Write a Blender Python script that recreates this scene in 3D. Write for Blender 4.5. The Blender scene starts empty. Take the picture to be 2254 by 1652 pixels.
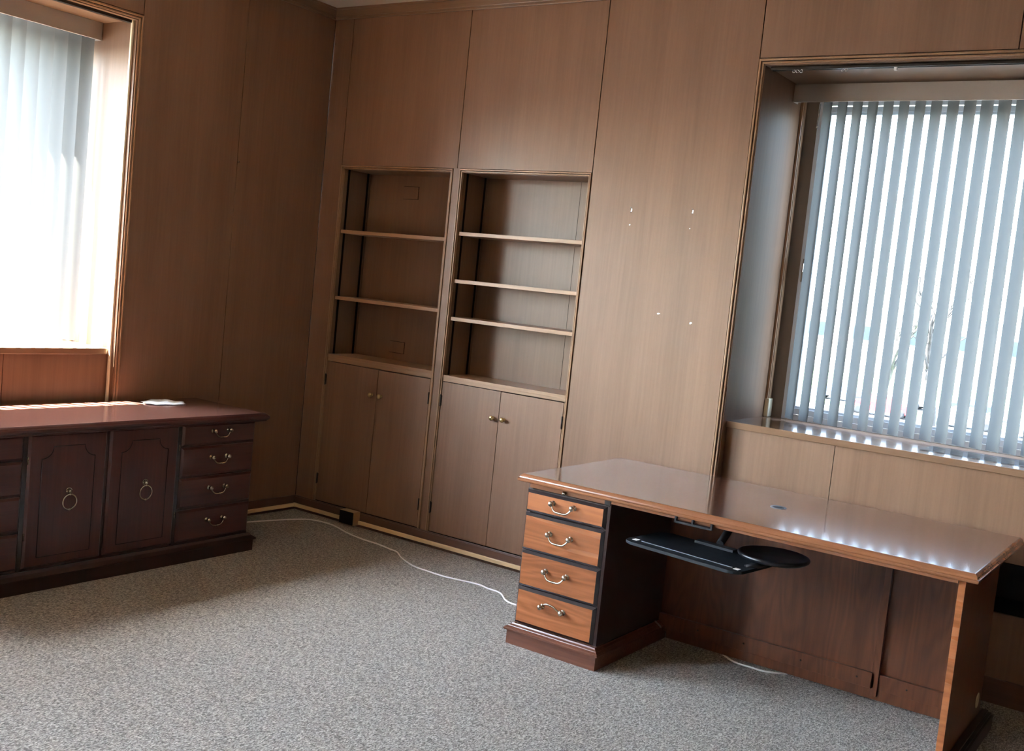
import bpy, bmesh, math, random
from mathutils import Vector, Matrix
sc = bpy.context.scene
COL = sc.collection
random.seed(7)
PI = math.pi

# ------------------------------------------------------------------ camera
F_PX, YAW, PITCH, ROLL = 2354.14, 0.595591, 0.0857002, 0.1017299
cam_d = bpy.data.cameras.new('camera'); cam = bpy.data.objects.new('camera', cam_d); COL.objects.link(cam)
cam_d.sensor_fit = 'HORIZONTAL'; cam_d.sensor_width = 36.0; cam_d.lens = 36.0 * F_PX / 2254.0
cam_d.clip_start = 0.05; cam_d.clip_end = 2000
fw = Vector((-math.sin(YAW)*math.cos(PITCH), math.cos(YAW)*math.cos(PITCH), -math.sin(PITCH)))
rt = fw.cross(Vector((0, 0, 1))).normalized(); up = rt.cross(fw)
cr, sr = math.cos(ROLL), math.sin(ROLL)
R_ = rt*cr + up*sr; U_ = -sr*rt + cr*up
m = Matrix((R_, U_, -fw)).transposed().to_4x4(); m.translation = Vector((4.84489, -4.83626, 1.56366))
cam.matrix_world = m
sc.camera = cam

# ------------------------------------------------------------------ sky, sun, exposure
SKY_STRENGTH = 0.58
SUN_STRENGTH = 17.0
EXPOSURE = 5.76
world = bpy.data.worlds.new('sky'); sc.world = world; world.use_nodes = True
wn = world.node_tree.nodes; wl = world.node_tree.links; wn.clear()
wo = wn.new('ShaderNodeOutputWorld'); wb = wn.new('ShaderNodeBackground'); sk = wn.new('ShaderNodeTexSky')
sk.sky_type = 'NISHITA'; sk.sun_disc = False
SUN_TRAVEL = Vector((1.0, 0.5, -2.3)).normalized()
sk.sun_elevation = math.asin(-SUN_TRAVEL.z)
sk.sun_rotation = math.atan2(-SUN_TRAVEL.x, -SUN_TRAVEL.y)
sk.air_density = 1.2; sk.dust_density = 1.5; sk.ozone_density = 1.5
wb.inputs['Strength'].default_value = SKY_STRENGTH
hs = wn.new('ShaderNodeHueSaturation'); hs.inputs['Saturation'].default_value = .60
wl.new(sk.outputs[0], hs.inputs['Color']); wl.new(hs.outputs[0], wb.inputs[0]); wl.new(wb.outputs[0], wo.inputs[0])
sun_d = bpy.data.lights.new('sun', 'SUN'); sun_d.energy = SUN_STRENGTH; sun_d.angle = math.radians(0.53); sun_d.color = (1.0, 0.93, 0.84)
sun = bpy.data.objects.new('sun', sun_d); COL.objects.link(sun); sun.location = (-6, -4, 14)
sun.rotation_euler = SUN_TRAVEL.to_track_quat('-Z', 'Y').to_euler()
sc.view_settings.view_transform = 'Standard'; sc.view_settings.look = 'None'
sc.view_settings.gamma = 1.0; sc.view_settings.use_curve_mapping = False
sc.view_settings.exposure = EXPOSURE
sc.cycles.max_bounces = 14; sc.cycles.diffuse_bounces = 8; sc.cycles.glossy_bounces = 6
sc.cycles.transmission_bounces = 8; sc.cycles.transparent_max_bounces = 16
sc.cycles.sample_clamp_indirect = 12.0
sc.cycles.caustics_reflective = False; sc.cycles.caustics_refractive = False
sc.cycles.use_denoising = True

# ------------------------------------------------------------------ materials
def new_mat(name):
    mt = bpy.data.materials.new(name); mt.use_nodes = True
    nt = mt.node_tree; b = nt.nodes['Principled BSDF']
    return mt, nt, b
def plain(name, col, rough=0.5, metal=0.0, spec=0.5):
    mt, nt, b = new_mat(name)
    b.inputs['Base Color'].default_value = (*col, 1); b.inputs['Roughness'].default_value = rough
    b.inputs['Metallic'].default_value = metal; b.inputs['Specular IOR Level'].default_value = spec
    n = nt.nodes.new('ShaderNodeTexNoise'); n.inputs['Scale'].default_value = 30
    tc = nt.nodes.new('ShaderNodeTexCoord'); nt.links.new(tc.outputs['Object'], n.inputs['Vector'])
    mr = nt.nodes.new('ShaderNodeMapRange'); mr.inputs['To Min'].default_value = rough*0.9; mr.inputs['To Max'].default_value = min(1, rough*1.1)
    nt.links.new(n.outputs['Fac'], mr.inputs['Value']); nt.links.new(mr.outputs[0], b.inputs['Roughness'])
    return mt
def wood(name, c1, c2, axis='z', rough=0.4, fine=90.0, band=5.0, spec=0.5, bump=0.02, cathedral=0.0, coat=0.0, coat_r=0.1):
    mt, nt, b = new_mat(name); N = nt.nodes; L = nt.links
    tc = N.new('ShaderNodeTexCoord')
    def mapped(s_across, s_along):
        mp = N.new('ShaderNodeMapping'); L.new(tc.outputs['Object'], mp.inputs['Vector'])
        s = [s_across]*3; s['xyz'.index(axis)] = s_along; mp.inputs['Scale'].default_value = s
        return mp
    m1 = mapped(fine, fine*0.03); n1 = N.new('ShaderNodeTexNoise'); n1.inputs['Scale'].default_value = 1.0; n1.inputs['Detail'].default_value = 5; n1.inputs['Roughness'].default_value = .65
    L.new(m1.outputs[0], n1.inputs['Vector'])
    m2 = mapped(band, band*0.08); n2 = N.new('ShaderNodeTexNoise'); n2.inputs['Scale'].default_value = 1.0; n2.inputs['Detail'].default_value = 3
    L.new(m2.outputs[0], n2.inputs['Vector'])
    mx = N.new('ShaderNodeMath'); mx.operation = 'MULTIPLY_ADD'; mx.inputs[1].default_value = 0.55
    L.new(n1.outputs['Fac'], mx.inputs[0])
    m3 = N.new('ShaderNodeMath'); m3.operation = 'MULTIPLY'; m3.inputs[1].default_value = 0.55
    L.new(n2.outputs['Fac'], m3.inputs[0]); L.new(m3.outputs[0], mx.inputs[2])
    fac = mx.outputs[0]
    if cathedral > 0:
        m4 = mapped(9.0, 1.6); n4 = N.new('ShaderNodeTexNoise'); n4.inputs['Scale'].default_value = 1.0; n4.inputs['Detail'].default_value = 1
        L.new(m4.outputs[0], n4.inputs['Vector'])
        w = N.new('ShaderNodeMath'); w.operation = 'MULTIPLY'; w.inputs[1].default_value = 60.0; L.new(n4.outputs['Fac'], w.inputs[0])
        sn = N.new('ShaderNodeMath'); sn.operation = 'SINE'; L.new(w.outputs[0], sn.inputs[0])
        ad = N.new('ShaderNodeMath'); ad.operation = 'MULTIPLY_ADD'; ad.inputs[1].default_value = cathedral; L.new(sn.outputs[0], ad.inputs[0]); L.new(fac, ad.inputs[2])
        fac = ad.outputs[0]
    cr_ = N.new('ShaderNodeValToRGB'); cr_.color_ramp.elements[0].position = 0.38; cr_.color_ramp.elements[1].position = 0.74
    cr_.color_ramp.elements[0].color = (*c2, 1); cr_.color_ramp.elements[1].color = (*c1, 1)
    L.new(fac, cr_.inputs[0]); L.new(cr_.outputs[0], b.inputs['Base Color'])
    b.inputs['Roughness'].default_value = rough; b.inputs['Specular IOR Level'].default_value = spec
    rr = N.new('ShaderNodeMapRange'); rr.inputs['To Min'].default_value = rough*0.85; rr.inputs['To Max'].default_value = rough*1.15
    L.new(n2.outputs['Fac'], rr.inputs['Value']); L.new(rr.outputs[0], b.inputs['Roughness'])
    b.inputs['Coat Weight'].default_value = coat; b.inputs['Coat Roughness'].default_value = coat_r
    if bump:
        bp = N.new('ShaderNodeBump'); bp.inputs['Strength'].default_value = bump*4; bp.inputs['Distance'].default_value = 0.001
        L.new(n1.outputs['Fac'], bp.inputs['Height']); L.new(bp.outputs[0], b.inputs['Normal'])
    return mt

M = {}
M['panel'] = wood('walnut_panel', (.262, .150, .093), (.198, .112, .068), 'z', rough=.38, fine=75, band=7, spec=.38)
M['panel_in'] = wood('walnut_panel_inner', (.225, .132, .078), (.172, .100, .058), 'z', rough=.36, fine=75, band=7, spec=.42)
M['cheek'] = wood('walnut_cheek_shaded', (.20, .118, .072), (.152, .089, .053), 'z', rough=.50, fine=75, band=7, spec=.20)  # panel walnut made darker and duller, niche shade put into the colour
M['panel_h'] = wood('walnut_trim_across', (.27, .165, .10), (.19, .115, .068), 'x', rough=.33, fine=110, band=7)
M['panel_hy'] = wood('walnut_trim_across_left', (.27, .165, .10), (.19, .115, .068), 'y', rough=.33, fine=110, band=7)
M['trim'] = wood('walnut_moulding_highlit', (.36, .22, .125), (.27, .16, .09), 'z', rough=.30, fine=110, band=7)  # brightened to put the bead highlight into the colour
M['shelf_edge'] = wood('shelf_wood', (.42, .25, .14), (.30, .18, .10), 'x', rough=.38, fine=110, band=9)
M['sill'] = wood('sill_wood', (.26, .15, .09), (.19, .11, .065), 'x', rough=.16, fine=110, band=7, spec=.6)
M['silly'] = wood('sill_wood_left', (.30, .175, .10), (.22, .125, .07), 'y', rough=.16, fine=110, band=7, spec=.6)
M['groove'] = plain('dark_groove', (.012, .008, .006), .8, spec=.1)
M['desk_top'] = wood('mahogany_laminate', (.150, .066, .044), (.085, .036, .025), 'x', rough=.085, fine=240, band=14, spec=.6, coat=.8, coat_r=.165)
M['desk_edge'] = wood('cherry_edge', (.30, .115, .05), (.19, .072, .032), 'x', rough=.22, fine=120, band=10, spec=.5)
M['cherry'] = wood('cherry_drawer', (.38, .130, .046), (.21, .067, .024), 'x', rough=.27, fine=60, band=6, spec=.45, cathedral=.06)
M['cherry_v'] = wood('cherry_upright_shaded', (.17, .060, .028), (.088, .032, .016), 'z', rough=.30, fine=70, band=7, spec=.4, cathedral=.07)  # cherry darkened so the kneespace shade sits in the colour
M['dark_wood'] = wood('dark_mahogany', (.045, .015, .011), (.022, .009, .007), 'z', rough=.30, fine=90, band=6)
M['base_wood'] = wood('mahogany_base', (.17, .066, .038), (.10, .038, .024), 'x', rough=.26, fine=80, band=6)
M['edge_black'] = plain('black_stained_edge', (.030, .022, .022), .22)
M['cred_top'] = wood('credenza_top_wood', (.125, .056, .040), (.080, .034, .025), 'y', rough=.17, fine=160, band=10, spec=.55)
M['cred'] = wood('credenza_mahogany', (.085, .026, .020), (.050, .015, .012), 'z', rough=.30, fine=90, band=6, spec=.45)
M['cred_h'] = wood('credenza_drawer_wood', (.082, .025, .019), (.047, .014, .011), 'y', rough=.30, fine=90, band=6, spec=.45)
M['brass'] = plain('aged_brass', (.62, .47, .22), .28, 1.0)
M['pewter'] = plain('antique_pewter_brass', (.46, .41, .33), .26, 1.0)
M['dark_metal'] = plain('dark_metal', (.05, .045, .04), .4, 1.0)
M['steel'] = plain('bright_steel', (.65, .65, .66), .22, 1.0)
M['cream'] = plain('cream_plastic', (.78, .58, .32), .35)
M['base_h'] = wood('baseboard_wood', (.150, .078, .050), (.105, .054, .036), 'x', rough=.34, fine=90, band=7)
M['base_hy'] = wood('baseboard_wood_left', (.150, .078, .050), (.105, .054, .036), 'y', rough=.34, fine=90, band=7)
M['cream2'] = plain('pale_cream_plastic', (.72, .66, .48), .42)
M['tan'] = plain('tan_plastic', (.46, .29, .15), .45)
M['black'] = plain('black_plastic', (.006, .008, .011), .5, spec=.3)
M['black2'] = plain('black_rubber', (.006, .007, .010), .35)
M['white_cable'] = plain('white_cable_jacket', (.80, .80, .78), .4)
M['white'] = plain('white_paint', (.80, .80, .78), .4)
M['alu'] = plain('white_window_frame', (.72, .76, .80), .35)
M['valance'] = plain('grey_beige_vinyl', (.40, .36, .31), .45)
M['taupe'] = plain('taupe_jamb', (.22, .17, .13), .5)
M['ceiling'] = plain('ceiling_plaster', (.62, .58, .50), .85)
M['shade_black'] = plain('painted_shade_black', (.006, .007, .012), .7)  # near-black stands in for shade in openings and on tray mounting parts
M['grommet'] = plain('grommet_plastic', (.10, .11, .13), .3)

def carpet():
    mt, nt, b = new_mat('loop_carpet'); N = nt.nodes; L = nt.links
    tc = N.new('ShaderNodeTexCoord')
    mp = N.new('ShaderNodeMapping'); mp.inputs['Rotation'].default_value = (0, 0, -0.6); mp.inputs['Scale'].default_value = (190, 75, 100)
    L.new(tc.outputs['Object'], mp.inputs['Vector'])
    n = N.new('ShaderNodeTexNoise'); n.inputs['Scale'].default_value = 1.0; n.inputs['Detail'].default_value = 4; n.inputs['Roughness'].default_value = .6; n.inputs['Distortion'].default_value = 1.2
    L.new(mp.outputs[0], n.inputs['Vector'])
    v = N.new('ShaderNodeTexVoronoi'); v.inputs['Scale'].default_value = 120; L.new(tc.outputs['Object'], v.inputs['Vector'])
    big = N.new('ShaderNodeTexNoise'); big.inputs['Scale'].default_value = 1.3; L.new(tc.outputs['Object'], big.inputs['Vector'])
    ad = N.new('ShaderNodeMath'); ad.operation = 'MULTIPLY_ADD'; ad.inputs[1].default_value = -.16
    L.new(v.outputs['Distance'], ad.inputs[0]); L.new(n.outputs['Fac'], ad.inputs[2])
    r = N.new('ShaderNodeValToRGB'); e = r.color_ramp.elements
    e[0].position = .31; e[0].color = (.066, .058, .046, 1); e[1].position = .57; e[1].color = (.58, .55, .48, 1)
    k = e.new(.44); k.color = (.29, .266, .225, 1)
    L.new(ad.outputs[0], r.inputs[0])
    mix = N.new('ShaderNodeMixRGB'); mix.blend_type = 'MULTIPLY'; mix.inputs[0].default_value = .25
    L.new(r.outputs[0], mix.inputs[1]); L.new(big.outputs['Color'], mix.inputs[2])
    L.new(r.outputs[0], b.inputs['Base Color'])
    bp = N.new('ShaderNodeBump'); bp.inputs['Strength'].default_value = .8; bp.inputs['Distance'].default_value = .004
    L.new(ad.outputs[0], bp.inputs['Height']); L.new(bp.outputs[0], b.inputs['Normal'])
    b.inputs['Roughness'].default_value = .75; b.inputs['Specular IOR Level'].default_value = .35
    b.inputs['Sheen Weight'].default_value = .25; b.inputs['Sheen Roughness'].default_value = .4
    return mt
M['carpet'] = carpet()

def vane_mat():
    mt = bpy.data.materials.new('vinyl_vane'); mt.use_nodes = True; nt = mt.node_tree; N = nt.nodes; L = nt.links; N.clear()
    o = N.new('ShaderNodeOutputMaterial'); d = N.new('ShaderNodeBsdfPrincipled'); t = N.new('ShaderNodeBsdfTranslucent'); mx = N.new('ShaderNodeMixShader')
    d.inputs['Base Color'].default_value = (.125, .13, .127, 1); d.inputs['Roughness'].default_value = .55; d.inputs['Specular IOR Level'].default_value = .15
    t.inputs['Color'].default_value = (.70, .72, .68, 1); mx.inputs[0].default_value = .07
    tc = N.new('ShaderNodeTexCoord'); mp = N.new('ShaderNodeMapping'); mp.inputs['Scale'].default_value = (900, 900, 60)
    n = N.new('ShaderNodeTexNoise'); n.inputs['Scale'].default_value = 1.0
    L.new(tc.outputs['Object'], mp.inputs['Vector']); L.new(mp.outputs[0], n.inputs['Vector'])
    bp = N.new('ShaderNodeBump'); bp.inputs['Strength'].default_value = .1; bp.inputs['Distance'].default_value = .001
    L.new(n.outputs['Fac'], bp.inputs['Height']); L.new(bp.outputs[0], d.inputs['Normal'])
    L.new(d.outputs[0], mx.inputs[1]); L.new(t.outputs[0], mx.inputs[2]); L.new(mx.outputs[0], o.inputs[0])
    return mt
M['vane'] = vane_mat()
def glass_mat(name, tint=(.94, .97, .98), base_refl=.06):
    mt = bpy.data.materials.new(name); mt.use_nodes = True; nt = mt.node_tree; N = nt.nodes; L = nt.links; N.clear()
    o = N.new('ShaderNodeOutputMaterial'); t = N.new('ShaderNodeBsdfTransparent'); g = N.new('ShaderNodeBsdfGlossy'); mx = N.new('ShaderNodeMixShader'); lw = N.new('ShaderNodeLayerWeight'); lw.inputs['Blend'].default_value = .5
    pw = N.new('ShaderNodeMath'); pw.operation = 'POWER'; pw.inputs[1].default_value = 5.0; L.new(lw.outputs['Facing'], pw.inputs[0])
    fr = N.new('ShaderNodeMath'); fr.operation = 'MULTIPLY_ADD'; fr.inputs[1].default_value = .9; fr.inputs[2].default_value = .04; L.new(pw.outputs[0], fr.inputs[0])
    t.inputs['Color'].default_value = (*tint, 1); g.inputs['Roughness'].default_value = .02
    L.new(fr.outputs[0], mx.inputs[0]); L.new(t.outputs[0], mx.inputs[1]); L.new(g.outputs[0], mx.inputs[2]); L.new(mx.outputs[0], o.inputs[0])
    return mt
M['glass'] = glass_mat('window_glass')
M['glass_dimming'] = glass_mat('blue_dimming_window_glass', (.37, .395, .415))  # tint added to dim the daylight on the right blind
M['glass_grey'] = glass_mat('grey_dimming_window_glass', (.64, .655, .66))  # tint added to cut sun and glow through the left pane
M['clear'] = glass_mat('clear_plastic', (.86, .90, .93))
def paper_mat():
    mt, nt, b = new_mat('white_tissue'); b.inputs['Base Color'].default_value = (.72, .80, .82, 1); b.inputs['Roughness'].default_value = .6
    n = nt.nodes.new('ShaderNodeTexNoise'); n.inputs['Scale'].default_value = 40
    bp = nt.nodes.new('ShaderNodeBump'); bp.inputs['Strength'].default_value = .3; bp.inputs['Distance'].default_value = .002
    nt.links.new(n.outputs['Fac'], bp.inputs['Height']); nt.links.new(bp.outputs[0], b.inputs['Normal'])
    return mt
M['paper'] = paper_mat()
def noisy(name, c1, c2, scale, rough=.9):
    mt, nt, b = new_mat(name); N = nt.nodes; L = nt.links
    n = N.new('ShaderNodeTexNoise'); n.inputs['Scale'].default_value = scale; n.inputs['Detail'].default_value = 4
    tc = N.new('ShaderNodeTexCoord'); L.new(tc.outputs['Object'], n.inputs['Vector'])
    r = N.new('ShaderNodeValToRGB'); r.color_ramp.elements[0].color = (*c1, 1); r.color_ramp.elements[1].color = (*c2, 1)
    r.color_ramp.elements[0].position = .4; r.color_ramp.elements[1].position = .6
    L.new(n.outputs['Fac'], r.inputs[0]); L.new(r.outputs[0], b.inputs['Base Color']); b.inputs['Roughness'].default_value = rough
    return mt
M['asphalt'] = noisy('pale_asphalt', (.065, .065, .065), (.09, .09, .085), .3)
M['grass'] = noisy('lawn', (.07, .14, .04), (.12, .20, .06), .6)
M['bark'] = noisy('grey_bark', (.035, .03, .026), (.07, .06, .05), 6)
M['brick'] = noisy('pale_brick', (.42, .36, .31), (.50, .44, .39), 1.5)
M['car_glass'] = plain('car_window', (.02, .03, .04), .1)
M['tyre'] = plain('tyre_rubber', (.02, .02, .02), .7)

# ------------------------------------------------------------------ mesh helpers
class MB:
    """collects shapes, builds ONE mesh object"""
    def __init__(s): s.bm = bmesh.new(); s.mi = 0; s.sm = False
    def _tag(s, faces):
        for f in faces: f.material_index = s.mi; f.smooth = s.sm
    def mat(s, i): s.mi = i; return s
    def smooth(s, v=True): s.sm = v; return s
    def box(s, x0, x1, y0, y1, z0, z1, bev=0.0):
        x0, x1 = sorted((x0, x1)); y0, y1 = sorted((y0, y1)); z0, z1 = sorted((z0, z1))
        v = [s.bm.verts.new(p) for p in ((x0,y0,z0),(x1,y0,z0),(x1,y1,z0),(x0,y1,z0),(x0,y0,z1),(x1,y0,z1),(x1,y1,z1),(x0,y1,z1))]
        fs = [s.bm.faces.new([v[i] for i in q]) for q in ((3,2,1,0),(4,5,6,7),(0,1,5,4),(1,2,6,5),(2,3,7,6),(3,0,4,7))]
        s._tag(fs)
        if bev > 0:
            es = list({e for f in fs for e in f.edges})
            r = bmesh.ops.bevel(s.bm, geom=es, offset=bev, offset_type='OFFSET', segments=2, profile=.5, affect='EDGES')
            s._tag(r['faces'])
        return s
    def frustum(s, base, top, axis):
        """base/top: (a0,a1,b0,b1,c) rectangles in the two other axes at depth c"""
        def P(a, b, c): return {'x': (c, a, b), 'y': (a, c, b), 'z': (a, b, c)}[axis]
        A = [(base[0],base[2]),(base[1],base[2]),(base[1],base[3]),(base[0],base[3])]
        T = [(top[0],top[2]),(top[1],top[2]),(top[1],top[3]),(top[0],top[3])]
        va = [s.bm.verts.new(P(a, b, base[4])) for a, b in A]; vt = [s.bm.verts.new(P(a, b, top[4])) for a, b in T]
        side = [s.bm.faces.new((va[i], va[(i+1)%4], vt[(i+1)%4], vt[i])) for i in range(4)]
        bot = s.bm.faces.new(va[::-1]); cap = s.bm.faces.new(vt)
        s._tag(side+[bot, cap]); return side, cap
    def rings(s, x0, x1, y0, y1, prof, cap_mat=None):
        """stack of rectangular rings: prof = [(inset, z)...] bottom to top"""
        loops = []
        for ins, z in prof:
            loops.append([s.bm.verts.new(p) for p in ((x0+ins,y0+ins,z),(x1-ins,y0+ins,z),(x1-ins,y1-ins,z),(x0+ins,y1-ins,z))])
        fs = []
        for a, b in zip(loops, loops[1:]):
            for i in range(4): fs.append(s.bm.faces.new((a[i], a[(i+1)%4], b[(i+1)%4], b[i])))
        fs.append(s.bm.faces.new(loops[0][::-1])); s._tag(fs)
        c = s.bm.faces.new(loops[-1]); s._tag([c])
        if cap_mat is not None: c.material_index = cap_mat
        return s
    def tube(s, pts, r, n=8, caps=True):
        pts = [Vector(p) for p in pts]; rs = r if isinstance(r, (list, tuple)) else [r]*len(pts)
        prev = None; loops = []
        for i, p in enumerate(pts):
            t = (pts[min(i+1, len(pts)-1)] - pts[max(i-1, 0)]).normalized()
            if prev is None:
                a = Vector((0, 0, 1)) if abs(t.z) < .9 else Vector((1, 0, 0)); prev = t.cross(a).normalized()
            prev = (prev - t*prev.dot(t)).normalized(); q = t.cross(prev)
            loops.append([s.bm.verts.new(p + (prev*math.cos(2*PI*k/n) + q*math.sin(2*PI*k/n))*rs[i]) for k in range(n)])
        fs = []
        for a, b in zip(loops, loops[1:]):
            for k in range(n): fs.append(s.bm.faces.new((a[k], a[(k+1)%n], b[(k+1)%n], b[k])))
        s._tag(fs)
        for f in fs: f.smooth = True
        if caps: s._tag([s.bm.faces.new(loops[0][::-1]), s.bm.faces.new(loops[-1])])
        return s
    def lathe(s, c, axis, prof, n=16):
        """prof = [(radius, distance along axis)]"""
        c = Vector(c); ax = Vector(axis).normalized(); a = ax.orthogonal().normalized(); b = ax.cross(a)
        loops = [[s.bm.verts.new(c + ax*d + (a*math.cos(2*PI*k/n)+b*math.sin(2*PI*k/n))*max(r, 1e-5)) for k in range(n)] for r, d in prof]
        fs = []
        for p, q in zip(loops, loops[1:]):
            for k in range(n): fs.append(s.bm.faces.new((p[k], p[(k+1)%n], q[(k+1)%n], q[k])))
        s._tag(fs)
        for f in fs: f.smooth = True
        s._tag([s.bm.faces.new(loops[0][::-1]), s.bm.faces.new(loops[-1])]); return s
    def ball(s, c, r, n=12, sq=(1, 1, 1)):
        mtx = Matrix.Translation(Vector(c)) @ Matrix.Diagonal((r*sq[0], r*sq[1], r*sq[2], 1))
        g = bmesh.ops.create_uvsphere(s.bm, u_segments=n, v_segments=max(6, n*2//3), radius=1, matrix=mtx)
        fs = {f for v in g['verts'] for f in v.link_faces}; s._tag(fs)
        for f in fs: f.smooth = True
        return s
    def prism(s, outline, z0, z1, bev=0.0):
        lo = [s.bm.verts.new((x, y, z0)) for x, y in outline]; hi = [s.bm.verts.new((x, y, z1)) for x, y in outline]; n = len(outline)
        fs = [s.bm.faces.new((lo[i], lo[(i+1)%n], hi[(i+1)%n], hi[i])) for i in range(n)]
        t = s.bm.faces.new(hi); b = s.bm.faces.new(lo[::-1]); s._tag(fs+[t, b])
        if bev:
            r = bmesh.ops.bevel(s.bm, geom=list(t.edges)+list(b.edges), offset=bev, segments=2, profile=.5, affect='EDGES'); s._tag(r['faces'])
        return s
    def build(s, name, mats, parent=None, xf=None, label=None):
        bmesh.ops.recalc_face_normals(s.bm, faces=s.bm.faces)
        me = bpy.data.meshes.new(name); s.bm.to_mesh(me); s.bm.free()
        for mm in (mats if isinstance(mats, (list, tuple)) else [mats]): me.materials.append(mm)
        o = bpy.data.objects.new(name, me); COL.objects.link(o)
        if parent is not None:
            o.parent = parent
            if xf is None:   # shapes were given in room coordinates
                p = parent; off = Vector((0, 0, 0))
                while p is not None: off += p.location; p = p.parent
                if off.length > 0:
                    me.transform(Matrix.Translation(-off))
        if label: o['label'] = label
        return o
def thing(name, label, cat, loc, group=None):
    o = bpy.data.objects.new(name, None); COL.objects.link(o); o.location = loc; o.empty_display_size = .1
    o['label'] = label; o['category'] = cat
    if group: o['group'] = group
    return o
def tag(o, label, cat, group=None):
    o['label'] = label; o['category'] = cat
    if group: o['group'] = group
    return o
def struct(o): o['kind'] = 'structure'; return o
def recentre(o, c):
    """move a room-coordinate mesh so that its origin sits at c"""
    o.data.transform(Matrix.Translation(-Vector(c))); o.location = c; return o

# ------------------------------------------------------------------ room shell
RX, RY, H = 7.6, -8.2, 3.12            # right wall x, front wall y, ceiling
NX0, NX1 = 2.787, 5.041                # right window niche (outer trim)
NY0, NY1 = -1.361, -3.615              # left window niche (outer trim)
NH, ND = 2.73, 0.62                    # niche trim head height, niche depth
T = 0.026                              # trim width
B1 = (.156, 1.026); B2 = (1.072, 1.940); BT = 2.174; BD = .25
W3 = (-4.50, -6.10)                     # unseen window added to the left wall to brighten the room
W = .645                                # wall thickness

f = MB(); f.box(-W, RX+.2, RY-.2, W, -.05, 0); struct(f.build('floor', M['carpet']))
c = MB(); c.box(-W, RX+.2, RY-.2, W, H, H+.1); struct(c.build('ceiling', M['ceiling']))

def back_wall():
    w = MB()
    # carcass of the wall behind the panels
    w.mat(1)
    y0 = .014
    w.box(-W, B1[0], y0, W, 0, H); w.box(B1[0], B2[1], y0, W, BT, H); w.box(B1[1], B2[0], y0, W, 0, BT)
    w.box(B1[0], B2[1], BD+.03, W, 0, BT); w.box(B1[0], B1[1], y0, BD+.03, 0, .09); w.box(B2[0], B2[1], y0, BD+.03, 0, .09)
    w.box(B2[1], NX0+T, y0, W, 0, H); w.box(NX0+T, NX1-T, y0, W, NH-T, H); w.box(NX1-T, RX+.2, y0, W, 0, H)
    w.mat(0)
    g = .0022
    def p(x0, x1, z0, z1): w.box(x0+g, x1-g, 0, .02, z0+g, z1-g, .001)
    p(0.0, B1[0], 0, 3.12); p(B1[0], 1.052, BT, 3.12); p(1.052, B2[1], BT, 3.12)
    w.box(B1[1], B2[0], 0, .02, .05, BT+.002, .001)
    p(B2[1], NX0, 0, 3.12); p(NX0, 3.914, NH, 3.12); p(3.914, NX1, NH, 3.12)
    x = NX1
    while x < RX: p(x, min(x+.9, RX), 0, 3.12); x += .9
    # niche lining (side cheeks and soffit)
    w.mat(4)
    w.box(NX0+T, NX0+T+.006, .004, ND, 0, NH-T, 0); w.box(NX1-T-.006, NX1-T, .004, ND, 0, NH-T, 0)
    w.mat(2); w.box(NX0+T, NX1-T, .004, ND, NH-T-.006, NH-T, 0)
    # apron under the sill: three panels above the convector slot, then a lower panel
    w.mat(0)
    for a, b in ((NX0+T+.006, 3.354), (3.354, 4.474), (4.474, NX1-T-.006)):
        w.box(a+.0015, b-.0015, .060, .078, .605, .974); w.box(a+.0015, b-.0015, .060, .078, .02, .385)
    w.mat(1); w.box(NX0+T, NX1-T, .076, .09, .60, .974); w.box(NX0+T, NX1-T, .076, .09, 0, .385)
    w.mat(3); w.box(NX0+T, NX1-T, .36, .38, .3, .7); w.box(NX0+T, NX1-T, .09, .38, .36, .385); w.box(NX0+T, NX1-T, .09, .38, .605, .62)
    # wall outside the glass: below and above the window opening
    w.mat(1); w.box(NX0+T, NX1-T, ND-.02, W, 0, 1.0); w.box(NX0+T, NX1-T, ND-.02, W, 2.66, NH)
    return struct(w.build('wall_back', [M['panel'], M['groove'], M['panel_h'], M['shade_black'], M['cheek']]))
back_wall()
def left_wall():
    w = MB(); w.mat(1); x0 = -.014
    a, b = NY0-T, NY1+T
    w.box(-W, x0, a, 0, 0, H); w.box(-W, x0, b, a, NH-T, H); w.box(-W, x0, W3[0], b, 0, H)
    w.box(-W, x0, RY-.2, W3[1], 0, H); w.box(-W, x0, W3[1], W3[0], 0, 1.0); w.box(-W, x0, W3[1], W3[0], 2.70, H)
    w.mat(0); g = .0018
    def p(y0, y1, z0, z1): w.box(-.02, 0, y0+g, y1-g, z0+g, z1-g, .001)
    p(-.681, 0, 0, 3.12); p(NY0, -.681, 0, 3.12); p(-1.966-.36, NY0, NH, 3.12); p(NY1, -2.326, NH, 3.12)
    p(W3[0], NY1, 0, 3.12); p(W3[1], W3[0], 0, 1.0); p(W3[1], W3[0], 2.70, 3.12); p(RY, W3[1], 0, 3.12)
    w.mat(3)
    w.box(-ND, -.004, a-.006, a, 0, NH-T); w.box(-ND, -.004, b, b+.006, 0, NH-T)
    w.mat(2); w.box(-ND, -.004, b, a, NH-T-.006, NH-T)
    w.mat(0)
    for c0, c1 in ((-1.966, a-.006), (-3.05, -1.966), (b+.006, -3.05)):
        w.box(-.078, -.060, c0+.0015, c1-.0015, .02, .979)
    w.mat(1); w.box(-.09, -.076, b, a, 0, .979); w.box(-W, -ND+.02, b, a, 0, 1.0); w.box(-W, -ND+.02, b, a, 2.66, NH)
    return struct(w.build('wall_left', [M['panel'], M['groove'], M['panel_hy'], M['cheek']]))
left_wall()
w = MB()
y = RY
while y < .0: w.box(RX, RX+.03, y+.002, min(y+.9, 0)-.002, 0, H); y += .9
w.mat(1).box(RX+.02, RX+.2, RY, W, 0, H); struct(w.build('wall_right', [M['panel'], M['groove']]))
w = MB(); x = 0
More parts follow.
